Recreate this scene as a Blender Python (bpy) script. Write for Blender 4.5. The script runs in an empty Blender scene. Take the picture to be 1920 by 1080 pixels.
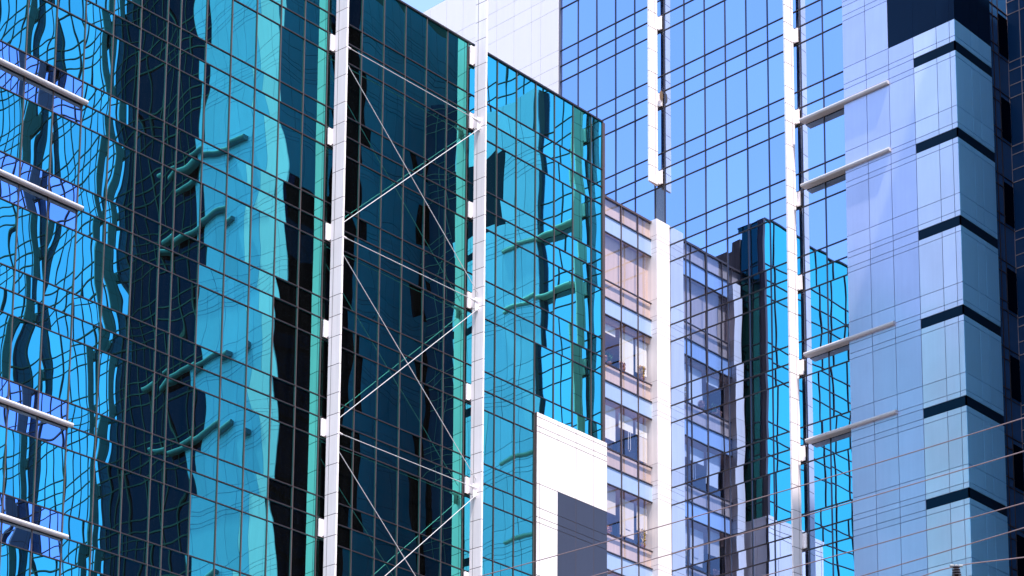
import bpy, math, random
from mathutils import Vector, Matrix
random.seed(7)
scene = bpy.context.scene
COL = scene.collection

# ------------------------------------------------------------------ camera, sky, sun, exposure
CAM = Vector((-81.447, -63.753, 0.0))
YAW, PITCH, ROLL = math.radians(44.1797), math.radians(10.9416), math.radians(0.6704)
FPX, CX, CY = 4361.1, 860.70, 1741.89           # focal length and principal point for a 1920 x 1080 picture
FWD = Vector((math.cos(YAW)*math.cos(PITCH), math.sin(YAW)*math.cos(PITCH), math.sin(PITCH)))
R0 = Vector((math.sin(YAW), -math.cos(YAW), 0)); U0 = R0.cross(FWD)
RGT = math.cos(ROLL)*R0 + math.sin(ROLL)*U0; UPV = -math.sin(ROLL)*R0 + math.cos(ROLL)*U0
cd = bpy.data.cameras.new('camera'); cam = bpy.data.objects.new('camera', cd); COL.objects.link(cam)
cd.sensor_width = 36; cd.lens = FPX/1920*36; cd.shift_x = (960-CX)/1920; cd.shift_y = (CY-540)/1920
cd.clip_start = 0.5; cd.clip_end = 6000
mw = Matrix((RGT, UPV, -FWD)).transposed().to_4x4(); mw.translation = CAM; cam.matrix_world = mw
scene.camera = cam

SUN_EL, SUN_AZ = 68, 193.0                      # azimuth clockwise from +Y: the sun stands over -Y
w = bpy.data.worlds.new('World'); scene.world = w; w.use_nodes = True
nt = w.node_tree; bg = nt.nodes['Background']
sky = nt.nodes.new('ShaderNodeTexSky'); sky.sky_type = 'NISHITA'; sky.sun_disc = False
sky.sun_elevation = math.radians(SUN_EL); sky.sun_rotation = math.radians(SUN_AZ)
sky.air_density = 1.0; sky.dust_density = 1.2; sky.ozone_density = 1.8; sky.altitude = 200
nt.links.new(sky.outputs[0], bg.inputs['Color']); bg.inputs['Strength'].default_value = 0.15
ld = bpy.data.lights.new('sun', 'SUN'); ld.energy = 2.8; ld.angle = math.radians(0.53); ld.color = (1.0, 0.93, 0.88)
sun = bpy.data.objects.new('sun', ld); COL.objects.link(sun)
a_, e_ = math.radians(SUN_AZ), math.radians(SUN_EL)
sdir = Vector((math.sin(a_)*math.cos(e_), math.cos(a_)*math.cos(e_), math.sin(e_)))
sun.rotation_euler = sdir.to_track_quat('Z', 'Y').to_euler(); sun.location = sdir*200
vs = scene.view_settings; vs.view_transform = 'Standard'; vs.look = 'None'; vs.exposure = 1.62; vs.gamma = 1
scene.cycles.max_bounces = 12; scene.cycles.glossy_bounces = 8; scene.cycles.diffuse_bounces = 3
scene.cycles.transparent_max_bounces = 12; scene.cycles.caustics_reflective = False; scene.cycles.caustics_refractive = False
scene.cycles.blur_glossy = 0.0

# ------------------------------------------------------------------ materials
def new_mat(name):
    m = bpy.data.materials.new(name); m.use_nodes = True
    t = m.node_tree; t.nodes.clear()
    return m, t, t.nodes, t.links
def nd(nodes, kind, **kw):
    n = nodes.new(kind)
    for k, v in kw.items(): setattr(n, k, v)
    return n
def mth(nodes, links, op, a, b=None, c=None):
    n = nodes.new('ShaderNodeMath'); n.operation = op
    for i, v in enumerate((a, b, c)):
        if v is None: continue
        if isinstance(v, (int, float)): n.inputs[i].default_value = v
        else: links.new(v, n.inputs[i])
    return n.outputs[0]
def warped_normal(nodes, links, amp, pillow, scale, fine):
    """normal of a sheet of glass that is not flat: rolling waves plus the bulge of each pane"""
    geo = nd(nodes, 'ShaderNodeNewGeometry'); tc = nd(nodes, 'ShaderNodeTexCoord')
    at = nd(nodes, 'ShaderNodeAttribute', attribute_name='seed')
    uv = nd(nodes, 'ShaderNodeUVMap', uv_map='UVMap'); sx = nd(nodes, 'ShaderNodeSeparateXYZ')
    links.new(uv.outputs[0], sx.inputs[0])
    def noise(sc, det):
        n = nd(nodes, 'ShaderNodeTexNoise', noise_dimensions='4D')
        n.inputs['Scale'].default_value = sc; n.inputs['Detail'].default_value = det
        mp = nd(nodes, 'ShaderNodeMapping'); mp.inputs['Scale'].default_value = (1, 1, 0.55)
        links.new(tc.outputs['Object'], mp.inputs[0]); links.new(mp.outputs[0], n.inputs['Vector'])
        links.new(mth(nodes, links, 'MULTIPLY', at.outputs['Fac'], 60.0), n.inputs['W'])
        s = nd(nodes, 'ShaderNodeSeparateColor'); links.new(n.outputs['Color'], s.inputs[0]); return s
    n1 = noise(scale, 0.6); n2 = noise(scale*3.1, 0.4)
    def comp(ch, u, ph):
        a = mth(nodes, links, 'MULTIPLY', mth(nodes, links, 'SUBTRACT', n1.outputs[ch], 0.5), amp)
        b = mth(nodes, links, 'MULTIPLY', mth(nodes, links, 'SUBTRACT', n2.outputs[ch], 0.5), fine)
        k = mth(nodes, links, 'SINE', mth(nodes, links, 'MULTIPLY', at.outputs['Fac'], ph))
        k = mth(nodes, links, 'ADD', mth(nodes, links, 'MULTIPLY', k, 0.8), 0.5)
        c = mth(nodes, links, 'MULTIPLY', mth(nodes, links, 'SUBTRACT', u, 0.5), k)
        c = mth(nodes, links, 'MULTIPLY', c, pillow)
        return mth(nodes, links, 'ADD', mth(nodes, links, 'ADD', a, b), c)
    cu = comp(0, sx.outputs[0], 91.0); cv = comp(1, sx.outputs[1], 57.0)
    crs = nd(nodes, 'ShaderNodeVectorMath', operation='CROSS_PRODUCT')
    crs.inputs[0].default_value = (0, 0, 1); links.new(geo.outputs['Normal'], crs.inputs[1])
    s1 = nd(nodes, 'ShaderNodeVectorMath', operation='SCALE'); links.new(crs.outputs[0], s1.inputs[0]); links.new(cu, s1.inputs['Scale'])
    s2 = nd(nodes, 'ShaderNodeVectorMath', operation='SCALE'); s2.inputs[0].default_value = (0, 0, 1); links.new(cv, s2.inputs['Scale'])
    a1 = nd(nodes, 'ShaderNodeVectorMath', operation='ADD'); links.new(geo.outputs['Normal'], a1.inputs[0]); links.new(s1.outputs[0], a1.inputs[1])
    a2 = nd(nodes, 'ShaderNodeVectorMath', operation='ADD'); links.new(a1.outputs[0], a2.inputs[0]); links.new(s2.outputs[0], a2.inputs[1])
    nn = nd(nodes, 'ShaderNodeVectorMath', operation='NORMALIZE'); links.new(a2.outputs[0], nn.inputs[0])
    return nn.outputs[0], at, tc
def mirror_glass(name, tint, amp=0.02, pillow=0.005, scale=0.6, fine=0.003, clear=0.0, body=(0.01, 0.02, 0.03), dirt=0.012):
    m, t, N, L = new_mat(name)
    nrm, at, tc = warped_normal(N, L, amp, pillow, scale, fine)
    g = nd(N, 'ShaderNodeBsdfGlossy'); g.inputs['Roughness'].default_value = 0.0
    mixc = nd(N, 'ShaderNodeMix', data_type='RGBA'); mixc.inputs['A'].default_value = (*tint, 1)
    mixc.inputs['B'].default_value = (*[c*0.86 for c in tint], 1)
    L.new(at.outputs['Fac'], mixc.inputs['Factor'])
    L.new(mixc.outputs['Result'], g.inputs['Color']); L.new(nrm, g.inputs['Normal'])
    d = nd(N, 'ShaderNodeBsdfDiffuse'); d.inputs['Color'].default_value = (*body, 1)
    if clear:
        d = nd(N, 'ShaderNodeBsdfTransparent'); d.inputs['Color'].default_value = (0.93, 0.95, 0.97, 1)
        f = 1-clear
    else:
        f = None
    mx = nd(N, 'ShaderNodeMixShader')
    if f is None:                                  # a thin film of dust, thicker in streaks
        ns = nd(N, 'ShaderNodeTexNoise'); mp = nd(N, 'ShaderNodeMapping'); mp.inputs['Scale'].default_value = (3.0, 3.0, 0.18)
        L.new(tc.outputs['Object'], mp.inputs[0]); L.new(mp.outputs[0], ns.inputs['Vector']); ns.inputs['Scale'].default_value = 1.3; ns.inputs['Detail'].default_value = 6
        v = mth(N, L, 'MULTIPLY', ns.outputs['Fac'], dirt*2); L.new(mth(N, L, 'SUBTRACT', 1.0, v), mx.inputs[0])
        d.inputs['Color'].default_value = (0.16, 0.17, 0.18, 1)
    else: mx.inputs[0].default_value = f
    L.new(d.outputs[0], mx.inputs[1]); L.new(g.outputs[0], mx.inputs[2])
    o = nd(N, 'ShaderNodeOutputMaterial'); L.new(mx.outputs[0], o.inputs[0])
    return m
def solid(name, col, rough=0.5, spec=0.4, metal=0.0, var=0.06, streak=0.05, wave=0.0, coat=0.0, nscale=0.7):
    """painted / clad / stone surface: tone differs a little from piece to piece, faint vertical weather streaks"""
    m, t, N, L = new_mat(name)
    b = nd(N, 'ShaderNodeBsdfPrincipled'); b.inputs['Roughness'].default_value = rough; b.inputs['Metallic'].default_value = metal
    b.inputs['Specular IOR Level'].default_value = spec; b.inputs['Coat Weight'].default_value = coat; b.inputs['Coat Roughness'].default_value = 0.06
    at = nd(N, 'ShaderNodeAttribute', attribute_name='seed'); tc = nd(N, 'ShaderNodeTexCoord')
    n1 = nd(N, 'ShaderNodeTexNoise'); n1.inputs['Scale'].default_value = nscale; n1.inputs['Detail'].default_value = 4
    L.new(tc.outputs['Object'], n1.inputs['Vector'])
    mp = nd(N, 'ShaderNodeMapping'); mp.inputs['Scale'].default_value = (4.0, 4.0, 0.22); L.new(tc.outputs['Object'], mp.inputs[0])
    n2 = nd(N, 'ShaderNodeTexNoise'); n2.inputs['Scale'].default_value = 1.7; n2.inputs['Detail'].default_value = 6; L.new(mp.outputs[0], n2.inputs['Vector'])
    v = mth(N, L, 'MULTIPLY_ADD', at.outputs['Fac'], var, 1-var*0.5)
    v = mth(N, L, 'ADD', v, mth(N, L, 'MULTIPLY', mth(N, L, 'SUBTRACT', n1.outputs['Fac'], 0.5), var*1.5))
    v = mth(N, L, 'ADD', v, mth(N, L, 'MULTIPLY', mth(N, L, 'SUBTRACT', n2.outputs['Fac'], 0.5), streak*3))
    mc = nd(N, 'ShaderNodeVectorMath', operation='SCALE'); mc.inputs[0].default_value = col; L.new(v, mc.inputs['Scale'])
    L.new(mc.outputs[0], b.inputs['Base Color'])
    if wave:
        nrm, _, _ = warped_normal(N, L, wave, wave*0.2, 0.5, wave*0.25); L.new(nrm, b.inputs['Normal'])
        if coat: L.new(nrm, b.inputs['Coat Normal'])
    o = nd(N, 'ShaderNodeOutputMaterial'); L.new(b.outputs[0], o.inputs[0])
    return m
M = {}
M['glass_cyan'] = mirror_glass('cyan mirror glass', (0.12, 0.70, 0.58), amp=0.022, pillow=0.010)
M['glass_blue'] = mirror_glass('blue mirror glass', (0.43, 0.60, 0.95), amp=0.016, pillow=0.003)
M['glass_spandrel'] = mirror_glass('pale blue spandrel glass', (0.40, 0.62, 0.86), amp=0.022, pillow=0.005)
M['glass_dark'] = mirror_glass('dark tinted glass', (0.003, 0.010, 0.026), amp=0.02, pillow=0.005, dirt=0.002)
M['glass_end'] = mirror_glass('dark teal glass', (0.02, 0.105, 0.085), amp=0.03, pillow=0.008, dirt=0.004)
M['glass_grey'] = mirror_glass('grey window glass', (0.22, 0.22, 0.26), amp=0.03, pillow=0.008, dirt=0.25)
M['glass_twin'] = mirror_glass('blue mirror glass of the opposite tower', (0.32, 0.48, 0.86), amp=0.020, pillow=0.004)
M['glass_clear'] = mirror_glass('clear window glass', (0.86, 0.82, 0.86), amp=0.02, pillow=0.003, clear=0.84)
M['glass_pale'] = solid('pale window band', (0.36, 0.46, 0.66), rough=0.2, spec=0.6, var=0.05, coat=0.5)
M['bronze'] = solid('bronze mullion', (0.032, 0.022, 0.026), rough=0.42, spec=0.5, var=0.2, streak=0.1)
M['bronze_lit'] = solid('bronze mullion in sunlit tone', (0.085, 0.056, 0.055), rough=0.5, var=0.3, streak=0.15)  # lighter copy of the bronze, sunlight on the uprights put into the colour
M['core'] = solid('dark building core', (0.03, 0.035, 0.04), rough=0.9)
M['white_clad'] = solid('white aluminium cladding', (0.93, 0.82, 0.80), rough=0.45, spec=0.4, var=0.09, streak=0.07)
M['white_wall'] = solid('white wall cladding', (0.92, 0.80, 0.77), rough=0.5, spec=0.3, var=0.03, streak=0.02)
M['blue_clad'] = solid('blue grey composite cladding', (0.50, 0.55, 0.80), rough=0.22, spec=0.5, metal=0.35, var=0.11, streak=0.035, wave=0.03, coat=0.25)
M['pale_clad'] = solid('pale composite cladding', (0.68, 0.71, 0.86), rough=0.18, spec=0.5, metal=0.35, var=0.12, streak=0.035, wave=0.05, coat=0.35)
M['side_clad'] = solid('teal blue cladding', (0.30, 0.68, 0.98), rough=0.3, spec=0.5, var=0.1, streak=0.03, wave=0.03, coat=0.5)
M['navy'] = solid('navy cladding', (0.002, 0.012, 0.036), rough=0.35, spec=0.06, var=0.1, wave=0.02, coat=0.0)
M['navy_glass'] = solid('navy glass', (0.02, 0.085, 0.22), rough=0.2, spec=0.5, var=0.2, wave=0.02)
M['navy_wall'] = solid('deep navy glass', (0.008, 0.036, 0.10), rough=0.2, spec=0.4, var=0.2, wave=0.02)
M['lavender_clad'] = solid('pale lavender cladding', (0.90, 0.70, 0.86), rough=0.4, var=0.05)
M['twin_blue'] = solid('darker blue composite cladding', (0.30, 0.46, 0.78), rough=0.4, var=0.12, streak=0.04)  # darker blue than the clad tower's front
M['mullion_pink'] = solid('pinkish mullion', (0.42, 0.30, 0.28), rough=0.5)
M['band'] = solid('dark teal band', (0.003, 0.016, 0.036), rough=0.35, spec=0.06, var=0.1)
M['slate'] = solid('slate grey panel', (0.045, 0.05, 0.075), rough=0.4, spec=0.4, var=0.06)
M['joint'] = solid('joint backing', (0.10, 0.11, 0.17), rough=0.9)
M['twin_shaded'] = solid('cladding in shaded tone', (0.12, 0.15, 0.20), rough=0.5)  # shade on the opposite tower's fins and bars, painted as a dark grey
M['joint_warm'] = solid('warm joint backing', (0.12, 0.085, 0.085), rough=0.9)
M['metal'] = solid('white metal', (0.58, 0.53, 0.54), rough=0.35, spec=0.5, var=0.05)
M['cable'] = solid('white cable', (0.62, 0.58, 0.57), rough=0.4)
M['concrete'] = solid('weathered concrete', (0.24, 0.20, 0.18), rough=0.9, var=0.3, streak=0.35, nscale=1.5)
M['beige'] = solid('beige wall', (0.72, 0.50, 0.42), rough=0.8, var=0.12, streak=0.12)
M['orange'] = solid('orange wall', (0.60, 0.30, 0.18), rough=0.8)
M['blind'] = solid('white blind', (0.90, 0.82, 0.78), rough=0.8, var=0.03)
M['cream'] = solid('cream blind', (0.80, 0.66, 0.58), rough=0.8, var=0.06)
M['room'] = solid('blue grey room', (0.74, 0.64, 0.62), rough=0.9)
M['terracotta'] = solid('terracotta', (0.42, 0.17, 0.09), rough=0.8)
M['leaf'] = solid('leaf green', (0.06, 0.15, 0.05), rough=0.6, var=0.5)
M['leaf_yellow'] = solid('yellow flower', (0.65, 0.42, 0.10), rough=0.6, var=0.5)
M['leaf_pink'] = solid('dry pink flower', (0.50, 0.24, 0.18), rough=0.6, var=0.5)
M['twin_wall_shaded'] = solid('blue cladding in shaded tone', (0.04, 0.13, 0.26), rough=0.5, var=0.1, streak=0.04)  # deep shade of the court-facing wall, put into its base colour
M['wire'] = solid('weathered cable', (0.24, 0.155, 0.15), rough=0.6, var=0.2)
M['porcelain'] = solid('dark porcelain', (0.035, 0.02, 0.02), rough=0.15, spec=0.6)
M['asphalt'] = solid('asphalt', (0.09, 0.09, 0.09), rough=0.9, var=0.2)
M['paving'] = solid('paving', (0.30, 0.28, 0.27), rough=0.9, var=0.2)
M['rust'] = solid('rusty cap', (0.16, 0.10, 0.06), rough=0.8, var=0.4, streak=0.2, nscale=6)
M['pole'] = solid('grey concrete pole', (0.30, 0.29, 0.28), rough=0.9)

# ------------------------------------------------------------------ mesh builder
class MB:
    def __init__(s): s.v = []; s.f = []; s.seed = []; s.uv = []; s.mi = []; s.cm = 0
    def quad(s, p, seed=None, uv=((0, 0), (1, 0), (1, 1), (0, 1))):
        i = len(s.v); s.v += [tuple(q) for q in p]; s.f.append(tuple(range(i, i+len(p))))
        s.seed.append(random.random() if seed is None else seed); s.uv.append(uv[:len(p)] if len(p) <= 4 else [(0, 0)]*len(p)); s.mi.append(s.cm)
    def box(s, x0, x1, y0, y1, z0, z1, seed=None):
        if x0 > x1: x0, x1 = x1, x0
        if y0 > y1: y0, y1 = y1, y0
        sd = random.random() if seed is None else seed
        a = [(x0, y0, z0), (x1, y0, z0), (x1, y1, z0), (x0, y1, z0), (x0, y0, z1), (x1, y0, z1), (x1, y1, z1), (x0, y1, z1)]
        for q in ((0, 3, 2, 1), (4, 5, 6, 7), (0, 1, 5, 4), (1, 2, 6, 5), (2, 3, 7, 6), (3, 0, 4, 7)): s.quad([a[k] for k in q], sd)
    def prism(s, poly, z0, z1):
        sd = random.random(); n = len(poly)
        s.quad([(x, y, z0) for x, y in reversed(poly)], sd); s.quad([(x, y, z1) for x, y in poly], sd)
        for k in range(n):
            (x0, y0), (x1, y1) = poly[k], poly[(k+1) % n]
            s.quad([(x0, y0, z0), (x1, y1, z0), (x1, y1, z1), (x0, y0, z1)], sd)
    def ring_tube(s, rings, close=True):
        n = len(rings[0]); sd = random.random()
        for a, b in zip(rings, rings[1:]):
            for k in range(n): s.quad([a[k], a[(k+1) % n], b[(k+1) % n], b[k]], sd)
        if close: s.quad(list(reversed(rings[0])), sd); s.quad(rings[-1], sd)
    def tube(s, pts, r, n=8):
        pts = [Vector(p) for p in pts]; rings = []
        for i, p in enumerate(pts):
            d = (pts[min(i+1, len(pts)-1)]-pts[max(i-1, 0)]).normalized()
            ref = Vector((0, 0, 1)) if abs(d.z) < 0.95 else Vector((1, 0, 0))
            a = d.cross(ref).normalized(); b = a.cross(d)
            rr = r[i] if isinstance(r, (list, tuple)) else r
            rings.append([p+a*rr*math.cos(2*math.pi*k/n)+b*rr*math.sin(2*math.pi*k/n) for k in range(n)])
        s.ring_tube(rings)
    def lathe(s, c, prof, n=20):
        rings = [[(c[0]+r*math.cos(2*math.pi*k/n), c[1]+r*math.sin(2*math.pi*k/n), c[2]+z) for k in range(n)] for r, z in prof]
        s.ring_tube(rings)
    def build(s, name, mat, parent=None, smooth=False):
        """one mesh object; vertices are in world space, moved to the origin of the top-level thing"""
        root = parent
        while root is not None and root.parent is not None: root = root.parent
        o0 = Vector(root.location) if root is not None else Vector((0, 0, 0))
        me = bpy.data.meshes.new(name)
        me.from_pydata([(x-o0.x, y-o0.y, z-o0.z) for x, y, z in s.v], [], s.f)
        mats = mat if isinstance(mat, (list, tuple)) else [mat]
        for mm in mats: me.materials.append(mm)
        at = me.attributes.new('seed', 'FLOAT', 'FACE'); at.data.foreach_set('value', s.seed)
        ul = me.uv_layers.new(name='UVMap'); flat = []
        for u in s.uv:
            for c in u: flat += [c[0], c[1]]
        ul.data.foreach_set('uv', flat)
        me.polygons.foreach_set('material_index', s.mi)
        if smooth: me.polygons.foreach_set('use_smooth', [True]*len(s.f))
        me.update()
        o = bpy.data.objects.new(name, me); COL.objects.link(o)
        if parent is not None: o.parent = parent
        return o
def thing(name, label, cat, loc=(0, 0, 0), group=None):
    o = bpy.data.objects.new(name, None); COL.objects.link(o); o.location = loc
    o['label'] = label; o['category'] = cat
    if group: o['group'] = group
    return o
def tag(o, label=None, cat=None, group=None, kind=None):
    for k, v in (('label', label), ('category', cat), ('group', group), ('kind', kind)):
        if v: o[k] = v
    return o

# a facade frame: origin, direction along the facade and outward normal (all horizontal)
class Plane:
    def __init__(s, axis, const, out): s.axis, s.c, s.out = axis, const, out    # axis 'X' runs along x at y = const
    def pt(s, u, z, d=0.0):                                                      # d = distance out of the facade
        return (u, s.c+s.out*d, z) if s.axis == 'X' else (s.c+s.out*d, u, z)
    def box(s, mb, u0, u1, z0, z1, d0, d1, seed=None):
        a = s.pt(u0, z0, d0); b = s.pt(u1, z1, d1)
        mb.box(a[0], b[0], a[1], b[1], min(z0, z1), max(z0, z1), seed)
    def pane(s, mb, u0, u1, z0, z1, tilt, d=0.0):
        if u0 > u1: u0, u1 = u1, u0
        a, b = random.gauss(0, tilt)*(u1-u0), random.gauss(0, tilt)*(z1-z0)
        q = [s.pt(u0, z0, d-a/2-b/2), s.pt(u1, z0, d+a/2-b/2), s.pt(u1, z1, d+a/2+b/2), s.pt(u0, z1, d-a/2+b/2)]
        n = (Vector(q[1])-Vector(q[0])).cross(Vector(q[3])-Vector(q[0]))
        o = Vector((0, s.out, 0)) if s.axis == 'X' else Vector((s.out, 0, 0))
        uv = [(0, 0), (1, 0), (1, 1), (0, 1)]
        if n.dot(o) < 0: q.reverse(); uv.reverse()
        mb.quad(q, None, uv)
def glazing(pl, parent, us, zs, mats, name='window', tilt=0.0016, mw=0.019, md=0.04, frame=True, rails=None, cross=None, mat_of=None, gap_top=True):
    """a run of panes between the uprights us and the rails zs, with its own frame"""
    mb = MB()
    ml = [mats]
    for i in range(len(us)-1):
        for j in range(len(zs)-1):
            m = mats
            if mat_of:
                m2 = mat_of((us[i]+us[i+1])/2, (zs[j]+zs[j+1])/2)
                if m2 is not None: m = m2
            if m not in ml: ml.append(m)
            mb.cm = ml.index(m)
            pl.pane(mb, us[i], us[i+1], zs[j], zs[j+1], tilt)
    o = mb.build(name, ml, parent)
    if frame:
        fr = MB()
        lo, hi = min(zs), max(zs)
        for u in us[:-1]: pl.box(fr, u-mw*0.8, u+mw*0.8, lo, hi, -0.02, md+0.004)
        fr.cm = 1
        for z in zs[1:] if zs[1] < zs[0] else zs[:-1]: pl.box(fr, us[0], us[-1], z-mw*0.95, z+mw*0.95, -0.02, md)
        fr.build('frame', [rails or M['bronze_lit'], cross or M['bronze']], o)
    return o
def panel_wall(pl, mb, us, zs, skip=None, gap=0.013, t0=0.0, t1=0.05, lip=None):
    for i in range(len(us)-1):
        for j in range(len(zs)-1):
            a, b = sorted((us[i], us[i+1])); c, d = sorted((zs[j], zs[j+1]))
            if skip and skip((a+b)/2, (c+d)/2): continue
            pl.box(mb, a+gap, b-gap, c+gap, d-gap, t0, t1+random.uniform(-0.001, 0.001))
GROUND = -1.7

# ------------------------------------------------------------------ ground
g = MB(); g.quad([(-1500, -1500, GROUND), (1500, -1500, GROUND), (1500, 1500, GROUND), (-1500, 1500, GROUND)])
tag(g.build('ground', M['asphalt']), 'grey asphalt ground far below the glass facades', 'ground', kind='structure')
pv = MB(); pv.box(-60, 8, -22, 14, GROUND+0.004, GROUND+0.13)
tag(pv.build('pavement', M['paving']), 'paved forecourt between the towers', 'pavement', kind='structure')

# ------------------------------------------------------------------ fins that stand off the facades
def fin(pl, parent, u, z0, z1, joints, struts, depth=0.62, gap=0.24, wf=0.085, wb=0.18, mat='white_clad'):
    body = MB()
    def sect(ua, inset=0.0):
        d0, d1 = gap+inset, gap+depth-inset; a, b = wb/2-inset, wf/2-inset
        ps = [pl.pt(u-a, 0, d0), pl.pt(u+a, 0, d0), pl.pt(u+b, 0, d1), pl.pt(u-b, 0, d1)]
        ps = [(q[0], q[1]) for q in ps]
        area = sum(ps[k][0]*ps[(k+1) % 4][1]-ps[(k+1) % 4][0]*ps[k][1] for k in range(4))
        return ps if area > 0 else ps[::-1]
    zs = sorted([z0]+[z for z in joints if z0+0.1 < z < z1-0.1]+[z1])
    for a, b in zip(zs, zs[1:]): body.prism(sect(u), a+0.014, b-0.014)
    o = body.build('fin_column', M[mat], parent)
    ins = MB(); ins.prism(sect(u, 0.012), z0+0.02, z1-0.02)
    # the upright seam on both cheeks
    dd = gap+depth*0.27; hw = wb/2+(wf-wb)/2*0.27
    for sgn in (-1, 1):
        pl.box(ins, u+sgn*(hw-0.012), u+sgn*(hw+0.003), z0+0.02, z1-0.02, dd-0.009, dd+0.009)
    ins.build('joint_line', M['joint_warm'], o)
    for (sa, sb) in struts:
        if sb > z1 or sa < z0-0.5: continue
        st = MB()
        pl.box(st, u-0.24, u+0.18, sa+0.08, sb-0.08, 0.05, 0.12)
        pl.box(st, u-0.085, u+0.085, sa+0.10, sb-0.10, 0.13, gap+0.03)
        st.build('strut', M[mat], o)
    return o
def louvre(pl, parent, u0, u1, z, d0, d1, h=0.15, joints=(), mat='metal'):
    """bar with a half round front that runs along a facade"""
    mb = MB(); n = 9
    prof = [(d0, z-h*0.75)]
    for k in range(n):
        t = -math.pi/2+math.pi*k/(n-1); prof.append((d1-h+h*math.cos(t)*1.0, z+h*math.sin(t)))
    prof.append((d0, z+h))
    cuts = [u0]+list(joints)+[u1]
    for a, b in zip(cuts, cuts[1:]):
        s = 0.012 if b > a else -0.012
        mb.ring_tube([[pl.pt(a+s*0.5, zz, d) for d, zz in prof], [pl.pt(b-s*0.5, zz, d) for d, zz in prof]])
    return mb.build('louvre', M[mat], parent)

# ------------------------------------------------------------------ left: cyan mirror-glass office building
YL = 0.6885; MOD = 1.2635; XL = -15.2438; ZL = 54.910; SL = 4.1808; sL = 0.879; ROOF_L = 57.29; XE = -6.27
lx = lambda i: XL+i*MOD
la = lambda k: ZL-(k-1)*SL
PL = Plane('X', YL, -1)
left = thing('glass_office_building', 'cyan mirror glass office building with two white fins and steel cross bracing, on the left', 'building', (-24, 6, GROUND))
core = MB(); core.box(-52, XE-0.02, YL+0.12, 2.2, GROUND, ROOF_L-0.25); core.box(-52, XE-0.32, 2.2, 9.0, GROUND, 55.0); core.build('wall', M['core'], left)
BAYS_L = [[lx(i) for i in (-26, -25.5, -24.5, -23.5, -22.5, -21.5, -20.5, -19.5)],
          [lx(i) for i in (-19.5, -19, -18, -17, -16, -15, -14, -13)],
          [lx(i) for i in (-13, -12.5, -11.5, -10.5, -9.5, -8.5, -7.5, -6.5)],
          [lx(i) for i in (-6.5, -6, -5, -4, -3, -2, -1, 0)],
          [lx(i) for i in (0, .5, 1.5, 2.5, 3.5, 4.5, 5.5, 6.5)]+[XE]]
def spl(x, z):                                    # behind the bars the spandrel panes are a paler, bluer glass
    if x < lx(-16):
        for k in (3, 4, 6, 7):
            if la(k)-2*sL < z < la(k): return M['glass_spandrel']
    return None
NST = 8
for us in BAYS_L:
    for k in range(0, NST+1):
        top = ROOF_L if k == 0 else la(k)-2*sL
        glazing(PL, left, us, [la(k+1), top], M['glass_cyan'], 'window', tilt=0.0034)
        if k: glazing(PL, left, us, [la(k)-2*sL, la(k)-sL, la(k)], M['glass_cyan'], 'spandrel_panel', tilt=0.0030, mat_of=spl)
    glazing(PL, left, us, [GROUND, 6, 14, la(NST+1)], M['glass_cyan'], 'lower_window', frame=True)
cp = MB(); PL.box(cp, -52, XE+0.05, ROOF_L, ROOF_L+0.07, -1.55, 0.07); cp.build('roof', M['bronze'], left)
ct = MB(); PL.box(ct, XE, XE+0.17, GROUND, ROOF_L, -0.25, 0.06); ct.build('corner_post', M['bronze_lit'], left)
# end wall that looks at the tower on the right (seen in that tower's glass)
zz_end = [41.52-k*SL-o for k in range(0, 10) for o in (0, 0.22, 0.65, 0.90, 3.30) if 41.52-k*SL-o > GROUND]+[GROUND]
PE = Plane('Y', XE+0.15, 1)
ez = sorted([ROOF_L]+[v for k in range(1, NST+2) for v in (la(k), la(k)-sL, la(k)-2*sL)])
glazing(PE, left, [YL+0.25, 1.4, 2.12], ez, M['glass_end'], 'end_window')
pe = MB(); panel_wall(PE, pe, [YL+0.02, 1.30, 2.05], zz_end, t0=0.05, t1=0.10); PE.box(pe, YL+0.03, 2.04, GROUND, zz_end[0]-0.02, 0.0, 0.085); pe.build('end_panel', M['white_clad'], left)
jl = lambda k: [la(k), la(k)-sL, la(k)-2*sL, la(k)-2*sL-1.21]
JL = [z for k in range(0, 14) for z in jl(k)]
SLs = [(la(k)-2*sL, la(k)-sL) for k in range(-1, 14)]
finA = fin(PL, left, lx(-6.25), GROUND, 66.0, JL, SLs[2:])
finB = fin(PL, left, lx(0.25), GROUND, 63.4, JL, [(ROOF_L-1.1, ROOF_L-0.05)]+SLs[2:])
for k in (3, 4, 6, 7):
    louvre(PL, left, -52, lx(-16)+0.12, la(k)-sL, 0.06, 0.27, 0.075, joints=[lx(-24), lx(-22), lx(-20), lx(-18.9), lx(-17.45)])
# white clad wall with the slate square, standing in front of the glass
PW = Plane('X', YL-0.07, -1); WX0, WX1, WZ = -10.75, -6.03, 41.55
ux = [WX0, -10.55, -9.36, -8.15, -6.95, WX1]
zz = [WZ]
for k in range(0, 10): zz += [WZ-0.22-k*SL, WZ-0.65-k*SL, WZ-0.90-k*SL, WZ-3.30-k*SL]
zz = [z for z in zz if z > GROUND]+[GROUND]
DK = WZ-3.25
inset = lambda x, z: x > -9.36 and z < DK
pw = MB(); panel_wall(PW, pw, ux, zz, skip=inset, gap=0.017)
wp = pw.build('clad_wall', M['white_clad'], left)
bk = MB(); PW.box(bk, WX0+0.01, WX1-0.01, GROUND, WZ-0.01, -0.06, 0.035); bk.build('joint_line', M['joint_warm'], wp)
dk = MB(); panel_wall(PW, dk, ux[2:], [z for z in [DK]+zz if z <= DK], t0=0.036, t1=0.047); dk.build('slate_panel', M['slate'], wp)
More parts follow.
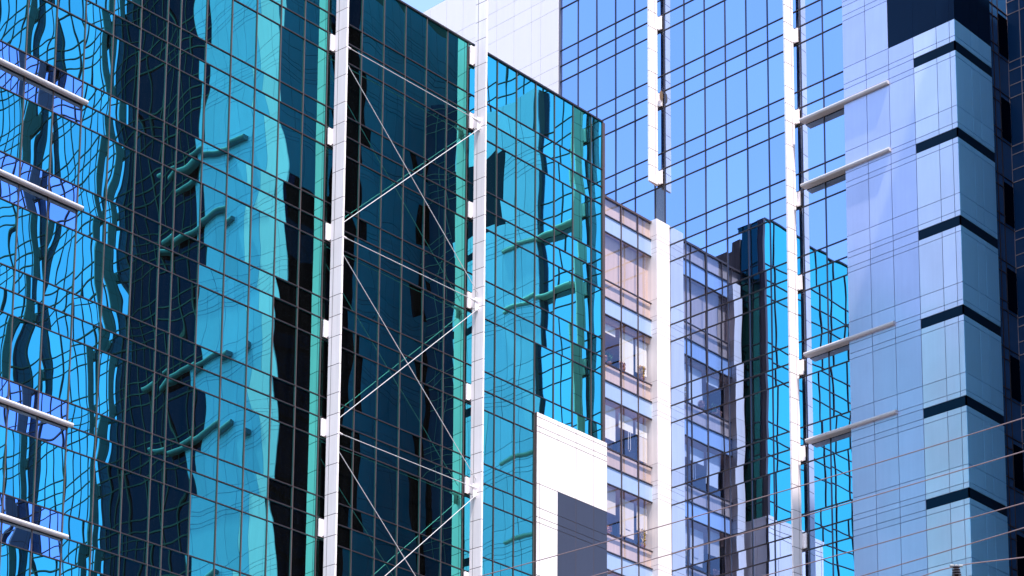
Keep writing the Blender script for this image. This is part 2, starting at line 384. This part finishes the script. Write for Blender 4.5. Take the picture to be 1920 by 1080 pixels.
# cross bracing between the fins
YB = YL-0.56; xa, xb = lx(-6.25)+0.06, lx(0.25)-0.06
for k in range(-1, 6):
    z = 53.40-(k-0)*4.19
    if (k % 2) == 0:
        rod = MB(); rod.tube([(xa, YB, z), (xb, YB, z)], 0.016); rod.build('brace_rod', M['cable'], left)
        for (s0, z0, s1, z1) in ((xa, z-0.5, xb, z-2*4.19+0.42), (xb, z-0.3, xa, z-2*4.19+0.42)):
            off = 0.03 if s0 == xa else -0.03
            rod = MB(); rod.tube([(s0, YB+off, z0), (s1, YB+off, z1)], 0.016); rod.build('brace_rod', M['cable'], left)
        for xx, sg in ((xa, 1), (xb, -1)):
            gs = MB()
            gs.box(xx-0.02*sg, xx+0.20*sg, YB-0.012, YB+0.012, z-0.42, z+0.16)
            gs.tube([(xx+0.02*sg, YB, z), (xx+0.42*sg, YB, z)], [0.075, 0.03])
            gs.build('brace_plate', M['white_clad'], left)
# bracing below frame continues upward to the roof
rod = MB(); rod.tube([(xa, YB, 53.40+3.9), (xb, YB, 53.40+0.42)], 0.016)

# ------------------------------------------------------------------ corner block with see-through windows, pier and rooftop wall
YC = 2.08; CT = 54.75
corner = thing('corner_block', 'beige corner block with a white pier and see-through windows, wedged between the glass buildings', 'building', (-3, 5, GROUND))
PC = Plane('X', YC, -1)
ca = lambda k: CT-k*SL*0.995
us = [XE+0.2, -5.2, -4.5, -3.25, -2.02, -1.02]
wl = MB(); wl.box(XE+0.2, -0.12, YC+3.2, 8.6, GROUND, CT-0.1); wl.build('wall', M['room'], corner)
rf = MB(); rf.box(XE+0.18, -0.10, YC-0.05, 8.6, CT, CT+0.10); rf.build('roof', M['bronze_lit'], corner)
for k in range(0, 7):
    a, b, c, n = ca(k), ca(k)-0.86, ca(k)-1.73, ca(k+1)
    sb = MB(); sb.box(XE+0.2, -0.12, YC+0.08, YC+3.2, c+0.02, a-0.02); sb.cm = 0
    sl = sb.build('floor_slab', M['beige'], corner)
    glazing(PC, corner, us, [b, a], M['glass_clear'], 'spandrel_panel', tilt=0.001, mw=0.03, md=0.04)
    glazing(PC, corner, us, [c, b], M['glass_pale'], 'band_window', tilt=0.001, mw=0.03, md=0.04)
    glazing(PC, corner, us, [n, c], M['glass_clear'], 'window', tilt=0.001, mw=0.03, md=0.04)
    def hang(u0, u1, z0, z1, mat, nm='blind', d=0.21):
        q = MB(); nfold = max(2, int((u1-u0)/0.14))
        for i in range(nfold):
            x0 = u0+(u1-u0)*i/nfold; x1 = u0+(u1-u0)*(i+1)/nfold
            q.box(x0, x1, YC+d, YC+d+0.02+0.012*(i % 2), z0, z1, 0.5)
        return q.build(nm, mat, corner)
    if k == 0: hang(us[1], us[-1], n+0.05, c-0.02, M['beige'], 'curtain')
    elif k == 1:
        hang(-6.0, us[-1], c-0.30, c-0.02, M['orange'], 'wall_strip', 0.085)
        hang(-4.42, -3.42, c-0.75, c-0.31, M['blind']); hang(-3.10, -2.10, n+0.22, c-0.32, M['blind']); hang(-1.95, -1.12, n+0.45, c-0.32, M['blind'])
    elif k == 2:
        hang(-4.42, -3.42, n+0.62, c-0.18, M['blind']); hang(-3.18, -2.14, c-1.0, c-0.28, M['blind']); hang(-1.95, -1.1, c-0.95, c-0.32, M['blind'])
        hang(-1.75, -1.10, n+0.25, c-0.98, M['cream'])
        cd_ = MB(); cd_.tube([(-2.5, YC+0.19, c-0.95), (-2.52, YC+0.19, c-1.9), (-2.42, YC+0.19, c-1.98), (-2.36, YC+0.19, c-1.85), (-2.36, YC+0.19, c-0.95)], 0.012, 6); cd_.build('pull_cord', M['blind'], corner)
    elif k == 3:
        hang(-4.42, -3.42, c-1.25, c-0.05, M['cream']); hang(-3.1, -2.1, n+0.35, c-0.30, M['cream']); hang(-1.9, -1.12, n+0.9, c-0.32, M['cream'])
        fr = MB(); fr.box(-2.72, -2.36, YC+0.19, YC+0.202, c-1.7, c-1.25); fr.build('note_sheet', M['room'], corner)
    else:
        hang(-4.42, -3.42, c-0.9, c-0.05, M['blind']); hang(-3.1, -2.1, n+0.35, c-0.30, M['cream'])
pr = MB(); PP = Plane('X', 1.72, -1)
pz = [CT+0.15]
for k in range(0, 14): pz += [z for z in (ca(k)-0.70, ca(k)-0.93, ca(k)-1.36, ca(k)-1.60, ca(k)-4.0) if z > GROUND]
pz = pz+[GROUND]
for a, b in zip(pz, pz[1:]): pr.box(-1.02, -0.02, 1.72, 2.6, b+0.008, a-0.008)
pier = pr.build('pier', M['white_clad'], corner)
pj = MB(); pj.box(-1.01, -0.03, 1.732, 2.5, GROUND, CT+0.1); pj.build('joint_line', M['joint_warm'], pier)
pr = MB()
for a, b in zip(pz[2:], pz[3:]): pr.box(XE+0.55, XE+1.15, 1.75, 2.5, b+0.008, a-0.008)
p2 = pr.build('pier', M['white_clad'], corner)
pj = MB(); pj.box(XE+0.56, XE+1.14, 1.762, 2.45, GROUND, pz[2]-0.02); pj.build('joint_line', M['joint_warm'], p2)
cw = MB(); cw.box(XE-0.3, XE+0.16, 2.22, 2.75, CT+0.1, 56.75); cw.box(XE-0.3, XE+0.16, 2.752, 4.1, CT+0.1, 56.25); cw.box(XE-0.3, XE+0.16, 4.102, 5.6, CT+0.1, 56.0); cw.box(XE-0.3, XE+0.16, 5.602, 8.0, CT+0.1, 55.8)
cw.build('rooftop_wall', M['concrete'], corner)

def potted(u, z, h, kind, label):
    t = thing('potted_plant', label, 'plant', (u, YC+0.14, z), 'potted plants on the window sills')
    p = MB(); p.lathe((u, YC+0.14, z), [(0.07, 0), (0.11, 0.17), (0.12, 0.17), (0.12, 0.2), (0.10, 0.2), (0.09, 0.17)], 14); p.build('pot', M['terracotta'], t)
    f = MB()
    for _ in range(170):
        r = random.uniform(0, 0.24); an = random.uniform(0, 6.283); hz = random.random()
        c = Vector((u+r*math.cos(an)*(0.5+hz*0.6), YC+0.14+r*0.25*math.sin(an), z+0.2+hz*h))
        a = Vector((random.gauss(0, 1), random.gauss(0, 1), random.gauss(0, 1))).normalized()*random.uniform(0.05, 0.09)
        b = a.cross(Vector((random.gauss(0, 1), random.gauss(0, 1), random.gauss(0, 1)))).normalized()*0.04
        f.quad([c-a, c+b, c+a, c-b])
    f.build('foliage', M[kind], t)
    s = MB()
    for _ in range(5): s.tube([(u, YC+0.14, z+0.15), (u+random.uniform(-.12, .12), YC+0.14+random.uniform(-.05, .05), z+0.2+h*0.7)], 0.008, 5)
    s.build('stem', M['leaf'], t)
s2 = ca(2)+0.02; s4 = ca(4)+0.02
potted(-3.95, s2, 0.42, 'leaf', 'leafy green potted plant behind the leftmost pane of the second window row')
potted(-4.35, s2, 0.22, 'leaf_pink', 'small reddish potted plant at the left end of the second window row')
potted(-2.95, s2, 0.30, 'leaf_pink', 'low pinkish potted plant below the white blind in the middle pane')
potted(-1.55, s2, 0.62, 'leaf_yellow', 'tall yellow flowering potted plant beside the white pier, second window row')
potted(-1.50, s4, 0.75, 'leaf_yellow', 'tall yellow flowering potted plant beside the white pier, fourth window row')
potted(-4.0, s4, 0.22, 'leaf_pink', 'small pink potted plant behind the leftmost pane of the fourth window row')

# ------------------------------------------------------------------ right: blue mirror-glass tower with white end wall
YR = 2.0064; MR = 1.25; ZR = 67.1626; SR = 4.1361; sR = 0.8696; TOP = 79.57
ry = lambda n: YR-n*MR
ra = lambda k: ZR-(k-1)*SR
PR = Plane('Y', 0.0, -1)
tower = thing('glass_tower', 'tall blue mirror glass tower with white fins and a white end wall', 'building', (10, 4, GROUND))
core = MB(); core.box(0.12, 22, -8.6, 8.8, GROUND, TOP-0.2); core.box(0.12, 22, 8.8, 29, GROUND, 73.5); core.build('wall', M['core'], tower)
BAYS_R = [[ry(i) for i in (-5.5, -4.5, -3.5, -2.5, -1.5, -.5, 0)],
          [ry(i) for i in (0, 1, 2, 3, 4, 5, 6, 6.5)], [ry(i) for i in (6.5, 7.5, 8.55)]]
def clearbay(y, z):
    if y > ry(0) and y < ry(-.5) and z < 57.1: return M['glass_grey']
    return None
for us in BAYS_R:
    for k in range(-2, 10):
        glazing(PR, tower, us, [ra(k+1), ra(k)-2*sR], M['glass_blue'], 'window', tilt=0.0022, mw=0.022, rails=M['bronze'], mat_of=clearbay)
        glazing(PR, tower, us, [ra(k)-2*sR, ra(k)-sR, ra(k)], M['glass_blue'], 'spandrel_panel', tilt=0.0022, mw=0.022, rails=M['bronze'], mat_of=clearbay)
    glazing(PR, tower, us, [GROUND, 7, 15, ra(10)], M['glass_blue'], 'lower_window', frame=True)
cp = MB(); cp.box(-0.06, 22, -14.6, 8.9, TOP, TOP+0.3); cp.build('roof', M['bronze'], tower)
# glass of the upper storeys above the clad corner
up = [ry(i) for i in (8.55, 9.5, 10.5, 11.5, 12.5, 13.2)]
for k in range(-2, 2):
    lo = max(ra(k+1), 65.62)
    if lo < ra(k)-2*sR-0.1: glazing(PR, tower, up, [lo, ra(k)-2*sR], M['glass_blue'], 'window', tilt=0.0022, mw=0.022, rails=M['bronze'])
    if ra(k)-2*sR > 65.2: glazing(PR, tower, up, [ra(k)-2*sR, ra(k)-sR, ra(k)], M['glass_blue'], 'spandrel_panel', tilt=0.0022, mw=0.022, rails=M['bronze'])
core = MB(); core.box(0.12, 22, -14.4, -8.6, 65.6, TOP-0.2); core.build('wall', M['core'], tower)
# white end wall
EW = 8.84
ey = [EW, EW+1.25, EW+1.9]
while ey[-1] < 29: ey.append(ey[-1]+1.25)
ezs = [73.62]+[z for k in range(-1, 12) for z in (ra(k), ra(k)-sR, ra(k)-2*sR) if z < 73.0]+[GROUND]
PWW = Plane('Y', -0.10, -1)
ew = MB(); panel_wall(PWW, ew, ey, ezs, gap=0.008, t0=0, t1=0.06)
eo = ew.build('end_wall', M['white_wall'], tower)
eb = MB(); PWW.box(eb, EW+0.0, ey[-1], GROUND, 73.6, -0.2, 0.045); eb.build('joint_line', M['joint'], eo)
JR = [z for k in range(-3, 17) for z in (ra(k)-sR, ra(k)-2*sR, ra(k)-2*sR-1.20, ra(k))]
SRs = [(ra(k)-2*sR, ra(k)-sR) for k in range(-2, 17)]
f1 = fin(PR, tower, 2.34, ra(3)-2*sR+0.0, TOP, JR, [s for s in SRs if s[0] > 56.5], depth=0.60)
f2 = fin(PR, tower, -5.80, GROUND, TOP, JR, SRs, depth=0.60)
vc = MB()
for u, d in ((2.34, 0.17),):
    zc = ra(2)-1.35*sR
    vc.ring_tube([[(-0.18+0.11*math.cos(t*math.pi/9), u-0.26-q, zc+0.27*math.sin(t*math.pi/9)) for t in range(18)] for q in (0, 0.03)])
vc.build('vent_cap', M['rust'], f1)
# ------------------------------------------------------------------ clad corner tower on the right
clad = thing('clad_tower', 'pale blue panel-clad corner tower with dark bands and white bars, at the right', 'building', (8, -15, GROUND))
PX = -0.30; CYE = -14.52; PT = Plane('Y', PX+0.05, -1); PS = Plane('X', CYE+0.05, -1)
pa = lambda k: ra(k)-0.09
cyu = [-8.66, -9.89, -11.09, -12.39, -13.58, -14.25, CYE]
cxu = [PX, 1.01, 1.68, 2.72]
CTOP = 65.5
czs = [CTOP]
for k in range(1, 16): czs += [z for z in (pa(k), pa(k)-0.8, pa(k)-1.05, pa(k)-1.5, pa(k)-1.77) if z < CTOP-0.2]
czs = [z for z in czs if z > GROUND]+[GROUND]
DB0, DB1 = pa(3), pa(2)
isdark = lambda u, z: (DB0 < z < DB1 and u < -11.09)
def isband(u, z):
    for k in range(3, 16):
        if pa(k)-1.5 < z < pa(k)-1.05: return True
    return False
b1 = MB(); panel_wall(PT, b1, cyu[:4], czs, skip=lambda u, z: isdark(u, z)); fw = b1.build('front_wall', M['blue_clad'], clad)
jb = MB(); jb.box(PX+0.062, 0.1, cyu[0]+0.0, CYE+0.07, GROUND, CTOP-0.01); jb.build('joint_line', M['joint'], fw)
b2 = MB(); panel_wall(PT, b2, cyu[3:], czs, skip=lambda u, z: isdark(u, z) or isband(u, z)); b2.build('corner_panel', M['pale_clad'], clad)
b3 = MB(); panel_wall(PS, b3, cxu, czs, skip=lambda u, z: (DB0 < z < DB1) or isband(u, z)); sw = b3.build('side_wall', M['side_clad'], clad)
jb = MB(); jb.box(PX+0.07, 2.71, CYE+0.062, -8.8, GROUND, CTOP-0.02); jb.build('joint_line', M['joint'], sw)
for k in range(3, 16):
    z0, z1 = pa(k)-1.5+0.006, pa(k)-1.05-0.006
    if z0 < GROUND: break
    bb = MB(); bb.box(PX+0.012, PX+0.07, cyu[3]-0.006, CYE+0.012, z0, z1); bb.box(PX+0.012, 2.715, CYE+0.012, CYE+0.07, z0, z1)
    bb.build('dark_band', M['band'], clad)
db = MB()
for a, b in ((-11.09, -12.39), (-12.39, -13.58), (-13.58, -14.25)): db.box(PX+0.006, PX+0.06, b+0.004, a-0.004, DB0+0.006, DB1-0.006)
db.box(PX+0.006, PX+0.06, CYE+0.006, -14.254, DB0+0.006, DB1-0.006)
for a, b in zip(cxu, cxu[1:]): db.box(max(a, PX+0.061)+0.004, b-0.004, CYE+0.006, CYE+0.06, DB0+0.006, DB1-0.006)
db.build('dark_panel', M['navy'], clad)
for z in (ra(3)-2*sR+0.0, ra(4)-sR, ra(6)-sR, ra(7)-sR):
    louvre(PR, clad, -6.30, -11.10, z-0.03, 0.04, 0.48, 0.085, joints=[-7.45, -8.64, -9.87])
# recessed wing of dark glass behind the clad corner
PN = Plane('X', CYE+0.12, -1); WXB = 4.40; PB = Plane('Y', WXB, -1)
cb = MB(); cb.box(2.6, 18, CYE+0.25, -8.7, GROUND, 70); cb.box(WXB+0.12, 18, -21.4, CYE+0.25, GROUND, 70); cb.build('wall', M['core'], clad)
for k in range(0, 12):
    a, c, n = pa(k), pa(k)-1.77, pa(k+1)
    nv = glazing(PN, clad, [2.73, 3.10, 3.55, WXB], [n, n+0.45, c-0.55, c, a], M['navy_glass'], 'window', mw=0.02, md=0.03, rails=M['bronze'])
    hole = MB(); PN.box(hole, 3.62, WXB-0.05, n+0.15, c-0.25, 0.002, 0.032); hole.build('dark_pane', M['glass_dark'], nv)
    glazing(PB, clad, [CYE+0.12, -15.05, -16.4, -17.7, -19.0, -20.3, -21.4], [n, c, c+0.62, a-0.42, a], M['navy_wall'], 'window', mw=0.016, md=0.03, rails=M['mullion_pink'], cross=M['mullion_pink'])

# ------------------------------------------------------------------ twin tower across the court (seen in the left facade's glass)
TX, TY = -6.4, -21.6
twin = thing('opposite_tower', 'panel-clad tower across the court, showing only as a wavy dark reflection in the cyan glass', 'building', (2, -40, GROUND))
core = MB(); core.box(TX+0.1, 24, -28.3, TY-0.1, GROUND, 77); core.box(TX+0.1, 24, -75, -28.3, GROUND, 96); core.build('wall', M['core'], twin)
PTx = Plane('Y', TX+0.05, -1); PTy = Plane('X', TY-0.05, 1)
tzs = [77.0]+[z for k in range(-2, 16) for z in (pa(k), pa(k)-0.8, pa(k)-1.05, pa(k)-1.5, pa(k)-1.77) if 16 < z < 76.8]+[GROUND]
t1 = MB(); panel_wall(PTx, t1, [TY, -22.3, -23.7], tzs); t1.build('corner_panel', M['lavender_clad'], twin)
t2 = MB(); panel_wall(PTx, t2, [-23.7, -24.9, -26.1, -27.3, -28.4], tzs); t2o = t2.build('front_wall', M['twin_blue'], twin)
jb = MB(); jb.box(TX+0.062, TX+0.09, -28.4, TY-0.07, GROUND, 76.9); jb.build('joint_line', M['joint'], t2o)
tyu = [TX+0.02, -5.2, -4.0, -2.8, -1.6, -0.8, 0.4, 1.6, 2.8, 4.0, 5.2, 6.4, 7.6, 8.8]
def tdark(x, z):
    if -6.4 < x < -2.8: return z < 63.6
    if -2.8 < x < -0.8: return True
    if 4.0 < x < 6.5:
        return any(pa(k)-4.1 < z < pa(k)-1.77 for k in range(0, 16)) or z < 56
    return False
t3 = MB(); panel_wall(PTy, t3, tyu, tzs, skip=tdark); t3o = t3.build('side_wall', M['twin_wall_shaded'], twin)
jb = MB(); jb.box(TX+0.09, 8.8, TY-0.075, TY-0.062, GROUND, 76.9); jb.build('joint_line', M['core'], t3o)
d3 = MB(); PTy.box(d3, TX+0.05, 8.8, GROUND, 76.9, -0.010, 0.004); d3.build('dark_window', M['glass_dark'], t3o)
gz = [v for k in range(-6, 12) for v in (ra(k), ra(k)-sR, ra(k)-2*sR)]
gz = sorted([96.0]+[v for v in gz if v < 95.5]+[GROUND])
gy = [-28.4, -29.65, -30.9, -32.15, -33.4, -34.65, -35.2]
glazing(PTx, twin, gy, gz, M['glass_dark'], 'dark_window', mw=0.045, md=0.05, rails=M['core'], cross=M['core'])
JR2 = JR+[z+24.8 for z in JR if z > 60]; SR2 = SRs+[(q[0]+24.8166, q[1]+24.8166) for q in SRs if q[0] > 53]
y = -35.2
for b in range(5):
    us = [y, y-.9, y-1.4]+[y-1.4-1.25*i for i in range(1, 6)]
    glazing(PTx, twin, us, gz, M['glass_twin'], 'window', mw=0.03, md=0.05, rails=M['bronze'])
    fin(PTx, twin, y-1.15, GROUND, 96, JR2, SR2, depth=0.62, mat='twin_shaded')
    y = us[-1]
for k in range(1, 9):
    if k % 3 == 0: continue
    louvre(PTx, twin, -25.2, -31.2, ra(k)-sR, 0.04, 0.55, 0.16, joints=[-27.3, -29.6], mat='twin_shaded')

# ------------------------------------------------------------------ overhead lines near the camera
def at(px, py, dist):
    d = FWD+RGT*((px-CX)/FPX)-UPV*((py-CY)/FPX)
    return CAM+d*dist
LINES = [([(905, 1080), (1135, 1015), (1420, 935), (1599, 883), (1920, 783)], 'uppermost brownish overhead line crossing the lower right of the glass facades'),
         ([(1137, 1073), (1370, 1007), (1482, 975), (1599, 941), (1920, 846)], 'second overhead line from the top, just under the uppermost one'),
         ([(1432, 1080), (1560, 1044), (1599, 1033), (1920, 943)], 'third overhead line from the top, crossing the clad tower'),
         ([(1615, 1080), (1760, 1037), (1920, 989)], 'fourth overhead line, lowest of the long straight ones')]
def fit_q(pts):                                   # quadratic through the measured points (least squares)
    n = len(pts); X = [(p[0]-1400)/500 for p in pts]; Y = [p[1] for p in pts]
    S = [sum(x**k for x in X) for k in range(5)]; T = [sum(y*x**k for x, y in zip(X, Y)) for k in range(3)]
    A = Matrix(((S[0], S[1], S[2]), (S[1], S[2], S[3]), (S[2], S[3], S[4]))); c = A.inverted() @ Vector(T)
    return lambda x: c[0]+c[1]*((x-1400)/500)+c[2]*((x-1400)/500)**2
ends_l, ends_r = [], []
for pts, lab in LINES:
    fq = fit_q(pts); P = []
    for i in range(41):
        x = 300+2000*i/40
        P.append(at(x, fq(x), 30-12*i/40))
    mb = MB(); mb.tube(P, 0.0053, 6); ends_l.append(P[0]); ends_r.append(P[-1])
    tag(mb.build('power_line', M['wire']), lab, 'cable', 'overhead lines')
IT = at(1793, 1060, 21)
mb = MB(); P = []
for i in range(25):
    x = 1500+700*i/24
    yv = 1062 + (max(0, 1784-x)/42.0)*14 if x < 1793 else 1060-(x-1793)*0.118
    P.append(at(x, yv, 21+1.5-3*i/24))
mb.tube(P, 0.0055, 6)
tag(mb.build('power_line', M['wire']), 'short sagging line tied over the dark insulator at the bottom right', 'cable', 'overhead lines')
ins = thing('insulator', 'dark ribbed porcelain insulator carrying a line, at the bottom edge on the right', 'insulator', (IT.x, IT.y, IT.z-0.30))
b = MB(); prof = [(0.009, 0.0)]
for k in range(4):
    z = -0.010-k*0.024
    prof += [(0.016, z), (0.030+0.004*k, z-0.006), (0.032+0.004*k, z-0.014), (0.018, z-0.018)]
prof += [(0.030, -0.14), (0.02, -0.16)]
b.lathe((IT.x, IT.y, IT.z), prof[::-1], 24); b.build('rib_stack', M['porcelain'], ins, smooth=False)
b = MB(); b.tube([(IT.x, IT.y, IT.z-0.32), (IT.x, IT.y, IT.z-0.15)], 0.012); b.tube([(IT.x-0.04, IT.y+0.04, IT.z-0.005), (IT.x+0.04, IT.y-0.04, IT.z-0.005)], 0.012, 6); b.build('pin', M['pole'], ins)
def pole(x, y, top, label, arms):
    t = thing('utility_pole', label, 'pole', (x, y, GROUND))
    q = MB(); q.tube([(x, y, GROUND), (x, y, top)], [0.17, 0.11], 14); q.build('shaft', M['pole'], t)
    for (p0, p1) in arms:
        q = MB(); q.tube([p0, p1], 0.04, 6); q.build('crossarm', M['pole'], t)
pole(IT.x+0.5, IT.y-0.5, IT.z-0.42, 'grey pole below the picture carrying the dark insulator', [((IT.x-0.3, IT.y+0.3, IT.z-0.34), (IT.x+1.0, IT.y-1.0, IT.z-0.34))])
for E_, lab in ((ends_l, 'grey pole out of view at the left end of the overhead lines'), (ends_r, 'grey pole out of view at the right end of the overhead lines')):
    cx_ = sum(p.x for p in E_)/4; cy_ = sum(p.y for p in E_)/4
    pole(cx_+0.15, cy_+0.15, max(p.z for p in E_)+0.3, lab, [((p.x, p.y, p.z), (cx_+0.15, cy_+0.15, p.z)) for p in E_])
